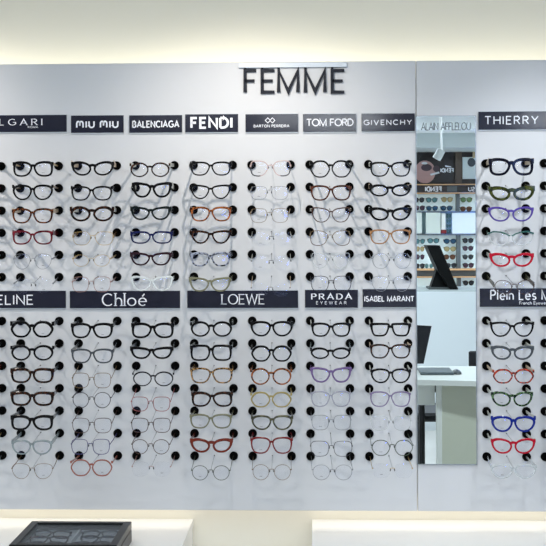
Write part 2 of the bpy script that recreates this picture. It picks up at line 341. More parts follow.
# ------------------------------------------------------------------ holders
DX = {0: (-37.2, 2.0), 1: (20.9, 59.4), 2: (78.6, 117.4), 3: (136.2, 175.1), 4: (194.2, 233.3), 5: (252.2, 291.1), 6: (310.1, 349.7), 7: (368.8, 407.8), 8: (486.1, 525.9), 9: (544.4, 584)}
RY = {0: [165.0, 187.3, 209.7, 232.0, 254.3, 276.6], 1: [320.7, 343.2, 365.7, 388.2, 410.7, 433.2, 455.7]}
DISC = {}
for c, (a_, b_) in DX.items():
    DISC[c] = (U(a_, 310, 0).x, U(b_, 310, 0).x)
ROWZ = {k: [U(233, y, 0).z for y in v] for k, v in RY.items()}
ORD = ['top', 'second', 'third', 'fourth', 'fifth', 'sixth', 'bottom']
def where(blk, r, c):
    row = ('bottom' if (blk == 0 and r == 5) or (blk == 1 and r == 6) else ORD[r])
    rack = ('upper rack', 'lower rack')[blk]
    col = {0: 'at the left edge of the photo', 8: 'just right of the mirror', 9: 'at the right edge of the photo'}.get(c) or ['', 'first', 'second', 'third', 'fourth', 'fifth', 'sixth', 'seventh'][c] + ' full column from left'
    return f'{rack} {row} row, {col}'
def disc_mesh():
    n = 28; V = []; prof = [(.0147, 0), (.0147, -.0085), (.0140, -.0098), (.0055, -.0098), (.0050, -.0096)]
    for r, y in prof: V += [(r*cos(2*pi*i/n), y, r*sin(2*pi*i/n)) for i in range(n)]
    Fc = [tuple(range(n))[::-1]]
    for k in range(len(prof)-1): Fc += [(k*n+i, k*n+(i+1) % n, (k+1)*n+(i+1) % n, (k+1)*n+i) for i in range(n)]
    Fc.append(tuple(range((len(prof)-1)*n, len(prof)*n)))
    return V, Fc
proto_disc = None; proto_rod = None

# ------------------------------------------------------------------ glasses
SH = {  # lens outlines for the right-hand lens of the picture: u 0 nose .. 1 temple, v 0 bottom .. 1 top
 'round': [(.5,1),(.8,.92),(.98,.68),(.97,.36),(.78,.09),(.5,0),(.22,.09),(.03,.36),(.02,.66),(.2,.92)],
 'panto': [(.5,1),(.84,.95),(1,.74),(.94,.38),(.74,.08),(.46,0),(.2,.09),(.03,.42),(0,.72),(.14,.94)],
 'square': [(.55,1),(.86,.97),(1,.8),(.97,.4),(.86,.09),(.62,0),(.38,.01),(.18,.13),(.07,.42),(0,.68),(.11,.88),(.28,.97)],
 'rect': [(.5,1),(.88,.98),(1,.84),(.98,.38),(.86,.06),(.55,0),(.26,.03),(.09,.26),(0,.6),(.1,.88),(.26,.98),(.4,1)],
 'cat': [(.35,.93),(.65,1),(.95,1),(1,.84),(.94,.42),(.76,.08),(.48,0),(.22,.08),(.07,.36),(0,.62),(.10,.80),(.22,.90)],
 'oval': [(.5,1),(.8,.95),(.99,.7),(.96,.38),(.76,.08),(.46,0),(.18,.1),(.03,.36),(.02,.62),(.18,.9)],
 'catoval': [(.4,.95),(.75,1),(1,.84),(.94,.42),(.72,.08),(.42,0),(.16,.1),(.03,.36),(.03,.6),(.14,.82)],
 'hex': [(.33,1),(.67,1),(.86,.86),(1,.58),(.98,.40),(.82,.1),(.64,0),(.36,0),(.17,.1),(.02,.40),(.0,.58),(.14,.88)],
 'butterfly': [(.55,1),(.9,.98),(1,.82),(1,.35),(.9,.08),(.64,0),(.36,.02),(.15,.18),(.04,.45),(0,.66),(.12,.86),(.3,.96)],
 'tri': [(.3,.93),(.7,1),(.96,.95),(1,.8),(.92,.42),(.72,.07),(.46,0),(.22,.12),(.08,.42),(.02,.7),(.1,.86)],
 'flattop': [(.5,1),(.93,1),(1,.95),(.97,.5),(.86,.08),(.7,0),(.34,0),(.16,.12),(.05,.55),(0,.88),(.06,.99)],
 'flat': [(.5,1),(.86,1),(1,.88),(.99,.3),(.88,.03),(.55,0),(.22,.03),(.06,.28),(0,.66),(.07,.9),(.2,.99),(.34,1)],
 'pent': [(.3,1),(.7,1),(.94,.95),(1,.78),(.92,.34),(.72,.02),(.5,0),(.26,.06),(.08,.42),(.02,.66),(.12,.88)],
 'nav': [(.5,1),(.86,.98),(.99,.82),(1,.5),(.95,.18),(.76,.01),(.5,0),(.26,.02),(.08,.16),(.01,.45),(.02,.8),(.15,.97)],
}
SMOOTH = 9
def spline(P, n=44):
    m = len(P); out = []
    for k in range(n):
        t = k * m / n; i = int(t); f = t - i
        p0, p1, p2, p3 = P[i-1], P[i], P[(i+1) % m], P[(i+2) % m]
        out.append(tuple(.5*((2*b) + (-a+c)*f + (2*a-5*b+4*c-d)*f*f + (-a+3*b-3*c+d)*f**3) for a, b, c, d in zip(p0, p1, p2, p3)))
    for _ in range(SMOOTH if m != 12 else 6):
        out = [tuple(.25*a + .5*b + .25*c for a, b, c in zip(out[i-1], out[i], out[(i+1) % n])) for i in range(n)]
    for ax in (0, 1):
        lo, hi = min(p[ax] for p in P), max(p[ax] for p in P); l2, h2 = min(p[ax] for p in out), max(p[ax] for p in out)
        out = [tuple(lo + (v - l2)*(hi - lo)/(h2 - l2) if k == ax else v for k, v in enumerate(p)) for p in out]
    return out
PX = (D - .15) / F     # metres per pixel at the fronts
def glasses(name, W, H, shape, kind, key, t, tip=None, root_loc=(0, 0, 0), tkey=None, th=5.0, vh=None, gap=None, vb=None, temples=None, lens=None, brow=.5, key2=None, print_side=1, depth=None, side=1, detail=44, tilt=0):
    """eyeglasses whose front is W x H metres; temples = ((x, y, z) left tip, right tip) relative to the root"""
    acet = kind == 'ac'
    g = gap if gap is not None else ((.0062 if shape in ('round', 'oval') else .0042) if acet else .0145)
    e = .0016 if acet else .0022
    vh = vh if vh is not None else (.84 if acet else .66)
    vb = vb if vb is not None else (.70 if acet else .68)
    rm = K[key]; root = empty(name, root_loc)
    x0 = g/2; x1 = W/2 - e; lw = x1 - x0
    out = spline([(x0 + u*lw, (v - .5)*H) for u, v in SH[shape]], detail); n = len(out)
    wrap = lambda x: side * (x/(W/2))**2 * .0035
    inner = []
    for i, (x, z) in enumerate(out):
        a = out[i-1]; b = out[(i+1) % n]; tx, tz = b[0]-a[0], b[1]-a[1]; l = math.hypot(tx, tz) or 1
        nx, nz = -tz/l, tx/l      # outlines run clockwise; inward normal is checked below
        cx, cz = x0 + lw/2, 0
        if nx*(cx-x) + nz*(cz-z) < 0: nx, nz = -nx, -nz
        u = (x-x0)/lw; v = z/H + .5
        k = t * (1 + (brow * max(0, v-.45)*1.2 + brow * .9 * max(0, u-.55) * max(0, v - .1) * 2 if acet else 0))
        inner.append((x + nx*k, z + nz*k))
    dp = depth or (.0042 if acet else .0016)
    front = MB()
    for s in (-1, 1):
        if kind != 'rl':
            V = []
            c = .22 * t
            prof = [(out, 0, dp), (out, 0, c), (out, .22, 0), (inner, .22, 0), (inner, 0, c), (inner, 0, dp)]
            for j, (ring, f_, y) in enumerate(prof):
                other = inner if ring is out else out
                V += [(s*(p[0] + (q[0]-p[0])*f_), side*y + wrap(p[0]), p[1] + (q[1]-p[1])*f_) for p, q in zip(ring, other)]
            Fc = []
            for j in range(6):
                jj = (j+1) % 6
                Fc += [(j*n+i, j*n+(i+1) % n, jj*n+(i+1) % n, jj*n+i) for i in range(n)]
            front.add(V, Fc)
        # end piece
        zh = (vh - .5)*H; yh = wrap(W/2)
        if acet:
            ez = min(t*1.15, H*.17); front.box((s*(x1 - t*1.0), yh - side*.0002, zh - ez), (s*(W/2), yh + side*dp, zh + ez*.8), .0005)
        else:
            front.box((s*(x1 - .002), yh, zh - .0016), (s*(W/2), yh + side*.003, zh + .0016), .0003)
    # bridge
    zb = (vb - .5)*H
    if acet:
        bt = max(t*1.5, .0026)
        front.ribbon([(-x0 - t*1.3, zb - bt*.1), (-x0*.45, zb + bt*.12), (x0*.45, zb + bt*.12), (x0 + t*1.3, zb - bt*.1)], lambda a, b: bt, side*.0004, side*dp)
    else:
        front.ribbon([(-x0 - .0012, zb), (-x0*.4, zb + .0014), (x0*.4, zb + .0014), (x0 + .0012, zb)], lambda a, b: max(t, .0016), 0, side*.0018)
    fr = front.build('frame_front', rm, root, smooth=False)
    if key2:   # the outer lower part of the rim in a second colour is a coloured sleeve
        for s in (-1, 1):
            mb = MB(); sel = [i for i in range(n) if (out[i][0]-x0)/lw > .45 and out[i][1] < .12*H]
            for i in sel:
                j = (i+1) % n
                V = [(s*out[i][0]*1.004, -.0006*side + wrap(out[i][0]), out[i][1]*1.01), (s*out[j][0]*1.004, -.0006*side + wrap(out[j][0]), out[j][1]*1.01), (s*inner[j][0], -.0006*side + wrap(out[j][0]), inner[j][1]), (s*inner[i][0], -.0006*side + wrap(out[i][0]), inner[i][1])]
                V += [(x, y + side*.003, z) for x, y, z in V]
                mb.add(V, [(0,1,2,3), (7,6,5,4), (0,4,5,1), (2,6,7,3)])
            mb.build('rim_sleeve', K[key2], fr)
    # nose pads
    if not acet:
        for s in (-1, 1):
            mb = MB(); px = x0 - .001; pz = zb - .0065
            mb.rod((s*(x0 + .0005), 0, zb - .002), (s*px, side*.006, pz + .002), .0005, n=5)
            P = [(s*(px + .0014*sin(a) - .0016*cos(a)*.6), side*(.0065 + .0004*cos(a)), pz + .0042*cos(a)) for a in [2*pi*i/8 for i in range(8)]]
            mb.add(P + [(x + s*.0012, y + side*.0012, z) for x, y, z in P], [tuple(range(8)), tuple(range(15, 7, -1))] + [(i, (i+1) % 8, 8+(i+1) % 8, 8+i) for i in range(8)])
            mb.build('nose_pad', PAD, root)
    # lenses
    if detail > 20 or lens:
        for s in (-1, 1):
            ring = [((p[0]+q[0])/2, (p[1]+q[1])/2) for p, q in zip(out, inner)] if kind != 'rl' else out
            cx = x0 + lw/2; sag = lambda x, z: ((x-cx)**2 + z*z) / .26
            m_ = len(ring); V = []
            yb = .0012
            for k_ in (1.0, .66, .33):
                V += [(s*(cx + (x-cx)*k_), side*(yb + sag(cx + (x-cx)*k_, z*k_) - .0015) + wrap(x), z*k_) for x, z in ring]
            V.append((s*cx, side*(yb - .0015) + wrap(cx), 0))
            half = len(V)
            V += [(x, y + side*.0013, z) for x, y, z in V]
            Fc = []; fm = []
            for o_ in (0, half):
                for r_ in (0, 1):
                    for i in range(m_):
                        Fc.append((o_+r_*m_+i, o_+r_*m_+(i+1) % m_, o_+(r_+1)*m_+(i+1) % m_, o_+(r_+1)*m_+i)); fm.append(0)
                for i in range(m_): Fc.append((o_+2*m_+i, o_+2*m_+(i+1) % m_, o_+3*m_)); fm.append(0)
            tot = len(V); V += V[:m_] + V[half:half+m_]
            for i in range(m_): Fc.append((tot+i, tot+(i+1) % m_, tot+m_+(i+1) % m_, tot+m_+i)); fm.append(1)
            lo = mesh_obj('lens', V, Fc, None, root, mats=[lens or LENS, lens or LEDGE], fmat=fm, smooth=True)
            if s == print_side:
                mb = MB(); zz = -.27*H; yy = side*(yb - .0015 + sag(cx, zz)) + wrap(cx) - side*.0003; q = cx*s
                for k_ in range(5): mb.box((q + (-.0042 + k_*.0018), yy - side*.0002, zz), (q + (-.0042 + k_*.0018 + .0012), yy, zz + (.0016 if k_ % 2 else .0019)))
                mb.build('lens_print', PRINT, lo)
    # temples
    if temples:
        tm = K[tkey or key]
        for s, tip_ in zip((-1, 1), temples):
            A = Vector((s*(W/2 - .0012), yh + dp*side*.5 + .002, zh)); B = Vector(tip_)
            thk = .0015 if acet else .0007; h0 = th/2000*(1.35 if acet else 1.1); h1 = max(.0020, min(h0*.75, .0062)); V = []; prev = None; ns = 6
            for i in range(ns+1):
                f_ = i/ns; p = A.lerp(B, f_); p.z += -.004*sin(pi*f_)*0.35
                hh = h0 + (h1-h0)*min(1, f_*1.3)
                V += [(p.x - thk, p.y, p.z - hh), (p.x + thk, p.y, p.z - hh), (p.x + thk, p.y, p.z + hh), (p.x - thk, p.y, p.z + hh)]
            Fc = [(3, 2, 1, 0), tuple(range(4*ns, 4*ns+4))]
            for i in range(ns):
                for j in range(4): Fc.append((4*i+j, 4*i+(j+1) % 4, 4*i+4+(j+1) % 4, 4*i+4+j))
            to = mesh_obj('temple', V, Fc, tm, root)
            MB().box((A.x - s*.0012, A.y - .0022, A.z - .0016), (A.x - s*.0032, A.y + .004, A.z + .0016), .0003).build('hinge', K['goldd' if key in ('gold', 'goldd', 'torta') else 'silver'], to)
    return root

# block, row, col, x0, x1, y0, y1, outline, kind, finish, rim px, words, options
T = '''
0 0 1 12.4 53.2 160.9 176.9 butterfly ac black 1.5|thick black square|tkey=gold,th=5
0 1 1 11.8 53 184.4 200.3 panto ac black 1.35|black rounded|tkey=goldd,th=5,vh=.9
0 2 1 11.5 53 208 223.6 square ac tort 1.3|brown tortoiseshell squared|th=12,tkey=beige
0 3 1 12 52.7 230.3 244.8 butterfly ac wine 1.25|dark wine red|th=13
0 4 1 12.8 52 253.6 269.4 panto mt silver .35|thin silver round wire|
0 5 1 13 53 278.5 293.5 panto rl silver .3|rimless clear oval|
0 0 2 70.8 114 160.9 175.8 catoval ac black 1.5|thick black cat-eye|th=15,tkey=beige
0 1 2 70.5 112.4 185.8 200.8 square ac black 1.2|black squared|vh=.9,th=9
0 2 2 69.5 114 206 221.6 oval ac tortd 1.7|dark tortoiseshell oval|th=14,tkey=pale
0 3 2 72 113.7 231.5 245.4 rect mt gold .4|thin gold rectangular wire|th=11,tkey=torty
0 4 2 72 110.5 254.6 266.6 oval mt gold .35|thin gold low oval wire|
0 5 2 71.4 111 276.6 292.2 nav mt pink .4|thin rose gold squared wire|
0 0 3 129.4 170.2 162.2 177.2 round ac tortd 1.1|slim dark tortoiseshell round|th=11,tkey=pale,vh=.86
0 1 3 131.6 172.2 181.8 197.8 cat ac black 1.7|large black angular cat-eye|th=15,tkey=pale
0 2 3 130 171 206.2 220.2 cat ac green 1.5|blackish green cat-eye|th=12
0 3 3 130 172.6 231 243.9 rect ac navy 1.2|navy rectangular|th=12
0 4 3 129.7 171.6 252 265.7 cat ac plum 1.4|dark plum angular|th=13
0 5 3 130.5 173 275.8 291.2 cat ac white 1.2|milky white translucent|th=8
0 0 4 190 231.3 161.3 175.8 square ac black 1.15|slim black squared|th=12,tkey=black
0 1 4 189.7 231.3 184.4 199.2 tri ac black 1.15|slim black wing-shaped|th=9
0 2 4 190.3 231.3 206.4 221.6 square ac torta 1.3|amber tortoiseshell squared|th=14,tkey=black
0 3 4 190 231.3 230 243.9 tri ac tortd 1.4|mottled dark tortoiseshell wing|th=13
0 4 4 190.3 230.6 252 266.6 square ac marble 1.3|black and grey marbled|th=12
0 5 4 188.7 231 277 291.8 cat ac olivet 1.35|translucent olive grey|th=12,tkey=olived
0 0 5 249.6 291.3 160.3 176.5 butterfly mt pinkc .8|pale pink and dark edged|key2=dark,th=8
0 1 5 249.8 289 186 199.8 nav mt silver .35|thin silver squared wire|th=5,tkey=beige
0 2 5 249.8 289 208.2 222.8 nav mt goldd .35|thin dull gold squared wire|th=6,tkey=beige
0 3 5 251 292 232 246.8 panto rl dark .3|rimless clear, dark bridge,|th=4,tkey=pale
0 4 5 251 291.4 256 270.8 panto rl dark .3|rimless clear, black nose pads,|th=5,tkey=pale
0 5 5 250.6 290.6 283 297.2 oval rl dark .3|rimless clear low-hung|th=3,tkey=beige
0 0 6 309.6 352 160 177.8 hex ac black 1.15|black rounded octagonal|th=6,tkey=pale
0 1 6 310.3 351.5 184.9 200.8 square ac brown 1.25|dark brown squared|th=6,tkey=pale
0 2 6 311 351 207 222.6 cat ac brownm .75|slim dark brown winged|th=7,tkey=pale
0 3 6 309.6 350.8 230.3 245.8 butterfly mt goldd .5|gold-topped dark-sided|key2=brownm,th=7
0 4 6 311 350.5 252.7 268.4 cat mt clear .5|nearly invisible clear|th=6,tkey=dark
0 5 6 310.3 352 275.8 291.6 nav mt dark .5|thin dark wire squared|th=4
0 0 7 369.7 411 161.5 176.9 square ac black 1.2|black squared|th=11,tkey=pale
0 1 7 369 411.2 184 196.6 oval ac black 1.5|thick black low oval|th=12,tkey=beige
0 2 7 369 411.6 207 220.8 catoval ac black 1.7|thick black cat-eye oval|th=12,tkey=pale
0 3 7 369.7 411 229.2 244.3 square ac amber 1.0|light caramel squared|th=11,tkey=brown
0 4 7 371.7 411.6 253 268.9 round mt silver .35|thin silver round wire|th=3
0 5 7 371 411.6 275.8 291.6 panto mt silver .35|thin silver wire, black pads,|th=3
0 0 8 488.9 534.2 157.7 175.8 butterfly ac navyd 2.1|chunky dark navy butterfly|th=14,tkey=beige,brow=.3
0 1 8 488.8 535.2 185.9 200.8 catoval ac olive 2.2|chunky mottled olive green|th=13,tkey=olived
0 2 8 488.2 534 206.4 221.7 catoval ac purple 1.3|violet cat-eye|th=8,tkey=pale
0 3 8 487.7 534.2 231 245.8 catoval ac clear .9|green-browed clear cat-eye|th=6,tkey=teal,brow=.2
0 4 8 489.5 534.2 252.7 267 catoval ac red 1.6|bright red cat-eye|th=10,tkey=pale
0 5 8 494 535 280 294.5 oval mt brownm .5|thin brown wire, wide patterned temples,|th=16,tkey=olived
1 0 1 9.8 53.7 320.9 337.8 hex ac black 1.7|thick black rounded octagonal|th=12,tkey=grey
1 1 1 10 53.9 345 360.8 round ac black 1.5|black round keyhole|th=6
1 2 1 10 53.9 368 383.3 rect ac tortd 1.7|thick black-brown rectangular|th=10,tkey=grey
1 3 1 10 53.9 391.6 406.2 rect ac tortd 1.8|thick dark tortoiseshell rectangular|th=10
1 4 1 10.2 53.2 415 430.6 butterfly ac black 1.8|thick black butterfly|th=9,tkey=grey
1 5 1 11 52.2 440 454.8 panto ac paleb 1.2|pale ice blue translucent|th=11
1 6 1 11 53 463.5 479 panto mt goldd .35|thin gold rounded wire|th=2
1 0 2 70.5 113.2 322.8 338.5 square ac black 1.6|thick black squared|th=10,tkey=grey
1 1 2 70.8 113.4 348.6 363.5 square ac grey 1.2|smoky grey squared|th=9
1 2 2 71.5 111.5 372.8 388.2 nav mt goldd .45|thin dark gold squared wire|th=3
1 3 2 71.5 111.5 392.2 408.2 round mt dark .55|thin black round wire|th=2
1 4 2 71.5 112 418 433.2 nav mt brownm .45|thin dark brown squared wire|th=3
1 5 2 70.5 110.2 439 454.6 nav mt violet .5|thin violet wire|th=3
1 6 2 70 112.5 459.6 476.4 hex ac rose 1.0|terracotta hexagonal|th=4,brow=.1
1 0 3 131 174 322.5 338.4 butterfly ac black 1.7|thick black butterfly|th=9,tkey=grey
1 1 3 129.8 173.2 346.6 359.2 cat ac black 1.6|narrow black cat-eye|th=11,tkey=grey
1 2 3 132 174 371.5 386.4 round ac navyd .9|navy blue round|th=3
1 3 3 130.6 170.7 396.7 411.5 nav mt redm .5|thin pinkish red wire|th=3
1 4 3 130.6 171 418 432.8 nav mt brownm .5|thin black-brown squared wire|th=3
1 5 3 131 170.2 439.4 454.4 round mt brownm .5|thin dark round wire|th=3
1 6 3 131.4 171 462 476.6 nav rl pink .3|rimless clear with rose bridge|th=3
1 0 4 189.8 232.8 321.2 337 round ac black 1.45|black round|th=10,tkey=clear
1 1 4 189.8 232.2 344.6 361.1 flat ac black 1.5|large black square|th=10,tkey=clear
1 2 4 190 233 367.6 383.6 square ac torty 1.2|yellow-brown tortoiseshell|th=9
1 3 4 191 232.8 391.6 407 butterfly ac tortd 1.5|tortoiseshell butterfly|th=9,brow=.8
1 4 4 189.5 232 414 428.7 square ac olivet 1.15|translucent olive squared|th=7
1 5 4 189.8 232.8 438.3 452.8 catoval ac rust 1.75|chunky rust brown oval|th=7
1 6 4 190.9 230.4 465.6 480.4 round mt greenm .45|thin dark green round wire|th=3
1 0 5 250 293.2 320.9 336.7 panto ac black 1.5|black rounded|th=9,tkey=grey
1 1 5 250.6 292.2 345.4 361.9 hex ac black 1.4|black rounded hexagonal|th=9
1 2 5 250 292.2 368 385 round ac torta 1.2|amber tortoiseshell round|th=7
1 3 5 250.2 292 391.8 407.6 hex ac goldac 1.1|olive gold hexagonal|th=6
1 4 5 251 293.1 415.2 430.2 panto ac olived 1.3|moss green squared|th=9
1 5 5 250.2 292.7 437 453.9 square ac dkred 1.1|dark red square|th=9
1 6 5 251.7 291.6 464.6 480.2 round mt goldd .35|thin gold round wire|th=2
1 0 6 311 351 322.5 337 square ac black 1.4|black squared|th=8,tkey=pale
1 1 6 310 351 347.4 359.2 oval ac black 1.35|narrow black oval|th=10,tkey=paleb
1 2 6 310 352 367 382.8 cat ac lilac 1.4|translucent lilac cat-eye|th=8
1 3 6 310.4 351 391 407 square ac greyv .9|pale grey-lilac translucent|th=5
1 4 6 311 351.6 415 430.2 nav mt silver .45|thin grey squared wire|th=3
1 5 6 310 352.8 441 456.6 nav mt dark .4|thin dark grey wire|th=2
1 6 6 311.7 353.2 464.8 480.2 round mt silver .4|thin silver round wire|th=2
1 0 7 369.8 411.2 322.8 336.7 flattop ac black 1.45|black flat-topped|th=8,tkey=pale
1 1 7 369.8 411 344 358.7 square ac tortd 1.2|red-brown tortoiseshell squared|th=9,tkey=beige
1 2 7 370.3 411.2 368.4 383.4 panto ac black 1.3|black rounded|th=7,tkey=pale
1 3 7 369.8 411 391.4 407 square ac lav .9|lavender grey squared|th=6,tkey=pale
1 4 7 370.6 411.6 416 430.6 nav mt clear .4|faint clear and metal|th=5,tkey=pale
1 5 7 371 413.6 440 455.9 hex mt greenm .6|thin dark green hexagonal wire|th=3
1 6 7 372 413.2 464 478 nav rl gold .3|rimless clear with gold hinges|th=2
1 0 8 490 534.6 321.7 337 pent ac black 1.3|black pentagonal|th=8,tkey=pale,vh=.9
1 1 8 490.8 534.4 345.5 360 catoval ac grey 1.5|charcoal cat-eye|th=8,tkey=pale,brow=.7
1 2 8 492.7 534.6 368.9 383.7 hex ac redt 1.15|red tortoiseshell hexagonal|th=8,tkey=beige
1 3 8 491.2 533.4 391.4 406.6 catoval ac gmarb 1.45|green marbled cat-eye|th=9,tkey=pale
1 4 8 491 536.2 416 432.2 panto ac blue 1.6|deep blue|th=8,tkey=pale,vh=.88
1 5 8 491 535.9 438.3 453.9 catoval ac red 1.4|red rounded cat-eye|th=8,tkey=pale
1 6 8 490.8 537 464.3 478.5 panto ac clear 1.2|crystal clear|th=6
'''
rows = []
for ln in T.strip().splitlines():
    head, words_, opt = ln.split('|'); h = head.split()
    o = {}
    for kv in opt.split(','):
        if kv: k_, v_ = kv.split('='); o[k_] = v_ if k_ in ('tkey', 'key2') else float(v_)
    rows.append((int(h[0]), int(h[1]), int(h[2]), float(h[3]), float(h[4]), float(h[5]), float(h[6]), h[7], h[8], h[9], float(h[10]), words_, o))
# the outermost columns, mostly beyond the picture: only temples and shadows reach into it
edge_k = ['black', 'wine', 'tort', 'black', 'silver', 'gold', 'black', 'grey', 'rust', 'tortd', 'black', 'gold', 'silver']
for c, dx in ((0, -58), (9, 58)):
    i = 0
    for blk, nrow in ((0, 6), (1, 7)):
        for r in range(nrow):
            k_ = edge_k[(i + (0 if c == 0 else 4)) % 13]; mt_ = k_ in ('silver', 'gold')
            base = [q for q in rows if q[0] == blk and q[1] == r and q[2] == (1 if c == 0 else 8)][0]
            rows.append((blk, r, c, base[3] + dx - (.5 if c == 0 else -1.2), base[4] + dx - (.5 if c == 0 else -1.2), base[5], base[6], 'panto' if i % 2 else 'square', 'mt' if mt_ else 'ac', k_, .45 if mt_ else 1.5, {'black': 'black', 'wine': 'wine red', 'tort': 'tortoiseshell', 'silver': 'silver wire', 'gold': 'gold wire', 'grey': 'smoky grey', 'rust': 'rust brown', 'tortd': 'dark tortoiseshell'}[k_], {'th': 10 if not mt_ else 3, **({'tkey': 'pale'} if c == 9 and i % 3 else {})}))
            i += 1
for (blk, r, c, x0, x1, y0, y1, shp, kind, key, t, wds, o) in rows:
    zd = ROWZ[blk][r]; xl, xr = DISC[c]
    YF = -.15
    a = U(x0, y1, YF); b = U(x1, y0, YF); ctr = (a + b) / 2; W = b.x - a.x; H = b.z - a.z
    tips = tuple(((x - ctr.x) + s*.002, -YF - .0096, zd - ctr.z) for x, s in ((xl, 1), (xr, -1)))
    loc = where(blk, r, c)
    cut = ' glasses ' if c in (0, 9) else ' glasses, '
    g_ = glasses('eyeglasses', W, H, shp, kind, key, t*PX*(1.18 if kind == 'ac' else 1.25), root_loc=ctr, temples=tips, print_side=(1 if c < 4 else -1), **o)
    tag(g_, f'{wds} glasses, {loc}'.replace(',,', ',').replace(', glasses', ' glasses'), 'glasses', 'eyeglasses in the upper rack' if blk == 0 else 'eyeglasses in the lower rack')
    if c == 8 and blk == 0 and r == 3:   # green brow over clear rims
        mb = MB(); xx0 = .0065; lw = W/2 - .0016 - xx0
        for s in (-1, 1):
            mb.ribbon([(s*(xx0 + u*lw), (v-.5)*H) for u, v in ((-.05, .66), (.12, .80), (.4, .93), (.75, .97), (1.0, .82))], lambda p, q: .0042, -.0008, .0034)
        mb.build('brow_bar', K['teal'], g_)
    for s, (x, side_) in enumerate(((xl, 'left'), (xr, 'right'))):
        if proto_disc is None:
            d = mesh_obj('temple_holder', *disc_mesh(), BLACK, loc=(x, 0, zd)); proto_disc = d
        else:
            d = proto_disc.copy(); COL.objects.link(d); d.location = (x, 0, zd)
        tag(d, f'black disc on {side_} side, {loc}', 'holder', 'round black temple holders')
    # rod from the panel to under the bridge
    xm = (xl + xr) / 2 + (.0005); p1 = Vector((xm, 0, zd + .001)); vb = .74 if kind == 'ac' else .68
    end = ctr + Vector((0, .007, (vb - .5)*H - .0012)); ro = empty('nose_rod', p1)
    MB().rod((0, -.001, 0), end - p1, .0008, n=6).build('rod', ROD, ro)
    MB().rod((0, 0, 0), (0, -.005, 0), .0021, .0016, n=10).build('rod_base', K['dark'], ro)
    tag(ro, f'thin metal rod under bridge, {loc}', 'rod', 'thin rods carrying the glasses bridges')

# ------------------------------------------------------------------ mirror
MIRM = mat('mirror_silver', (226, 236, 238), 0.0, 1.0)
ma = U(417.6, 464, -.006); mb_ = U(475.2, 116.3, -.006)
mc = Vector(((ma.x+mb_.x)/2, 0, ma.z)); mr = empty('wall_mirror', mc); tag(mr, 'tall narrow mirror with thin silver edge on right panel', 'mirror')
MB().box((ma.x, -.0005, ma.z), (mb_.x, -.006, mb_.z)).build('mirror_glass', MIRM, mr, -mc)
fm_ = MB(); q = .0028
fm_.box((ma.x - q, 0, ma.z - q), (ma.x, -.0075, mb_.z + q)).box((mb_.x, 0, ma.z - q), (mb_.x + q, -.0075, mb_.z + q)).box((ma.x - q, 0, mb_.z), (mb_.x + q, -.0075, mb_.z + q)).box((ma.x - q, 0, ma.z - q), (mb_.x + q, -.0075, ma.z))
fm_.build('mirror_edge', mat('mirror_edge', (150, 158, 164), 0.3, .7), mr, -mc)
p = U(421.5, 130, -.010); q_ = U(470.5, 122.6, -.010)
lettering('lettering', 'ALAIN AFFLELOU', p.x, q_.x, p.z, q_.z - p.z, -.0068, mat('etched_grey', (128, 142, 146), .6, alpha=.75), mr, thick=.13, gap=.14, rel=-mc, dep=.0008)

# ------------------------------------------------------------------ low white counters and the box of glasses
CT = 0.466
def counter(x0, x1, label):
    c_ = Vector(((x0+x1)/2, WY - .62, 0)); r_ = empty('low_counter', c_); tag(r_, label, 'counter', 'low white counters under the display wall')
    MB().box((x0, WY - .62, CT - .028), (x1, WY - .001, CT), .0015).build('counter_top', WHITE, r_, -c_)
    MB().box((x0 + .002, WY - .60, .06), (x1 - .002, WY - .003, CT - .028)).build('body', WHITE, r_, -c_)
    MB().box((x0 + .03, WY - .56, 0), (x1 - .03, WY - .04, .06)).build('plinth', K['dark'], r_, -c_)
    n_ = 2; w_ = (x1 - x0 - .012) / n_
    for i in range(n_):
        d_ = MB().box((x0 + .006 + i*w_ + .002, WY - .618, .08), (x0 + .006 + (i+1)*w_ - .002, WY - .60, CT - .034), .001).build('drawer', WHITE, r_, -c_)
        MB().box((x0 + .006 + (i+.5)*w_ - .06, WY - .624, CT - .08), (x0 + .006 + (i+.5)*w_ + .06, WY - .618, CT - .07)).build('handle', ROD, d_)
cl = U(193.5, 521, WY).x; cr = U(312, 521, WY).x
counter(-2.1, cl, 'low white counter at lower left, carrying the black box')
counter(cr, 1.9, 'long empty low white counter at lower right')

TZ = CT + .066; tb = U(31, 521.3, 0)
def at_h(px, py, z):
    d = CAMM.to_3x3() @ Vector(((px - 273) / F, (VPY - py) / F, -1)); o = CAMM.translation
    return o + d * ((z - o.z) / d.z)
bl = at_h(31, 521.6, TZ); br = at_h(131.6, 520.8, TZ); fl = at_h(8.8, 545, TZ); fr_ = at_h(117.4, 545, TZ)
bx0, bx1 = (bl.x + fl.x)/2, (br.x + fr_.x)/2; by1 = (bl.y + br.y)/2; by0 = (fl.y + fr_.y)/2
bc = Vector(((bx0+bx1)/2, (by0+by1)/2, CT)); bxr = empty('display_box', bc); tag(bxr, 'black glazed lid box holding glasses on the lower left counter', 'display box')
BOXM = mat('box_black', (14, 16, 18), 0.32, spec=.25); LINE = mat('box_lining', (165, 172, 176), 0.7)
hw = (bx1-bx0)/2; hd_ = (by1-by0)/2
m_ = MB(); tt = .008
m_.box((-hw, -hd_, .0005), (hw, hd_, .008)); m_.box((-hw, -hd_, .008), (-hw+tt, hd_, .040)); m_.box((hw-tt, -hd_, .008), (hw, hd_, .040)); m_.box((-hw+tt, -hd_, .008), (hw-tt, -hd_+tt, .040)); m_.box((-hw+tt, hd_-tt, .008), (hw-tt, hd_, .040))
m_.build('tray', BOXM, bxr)
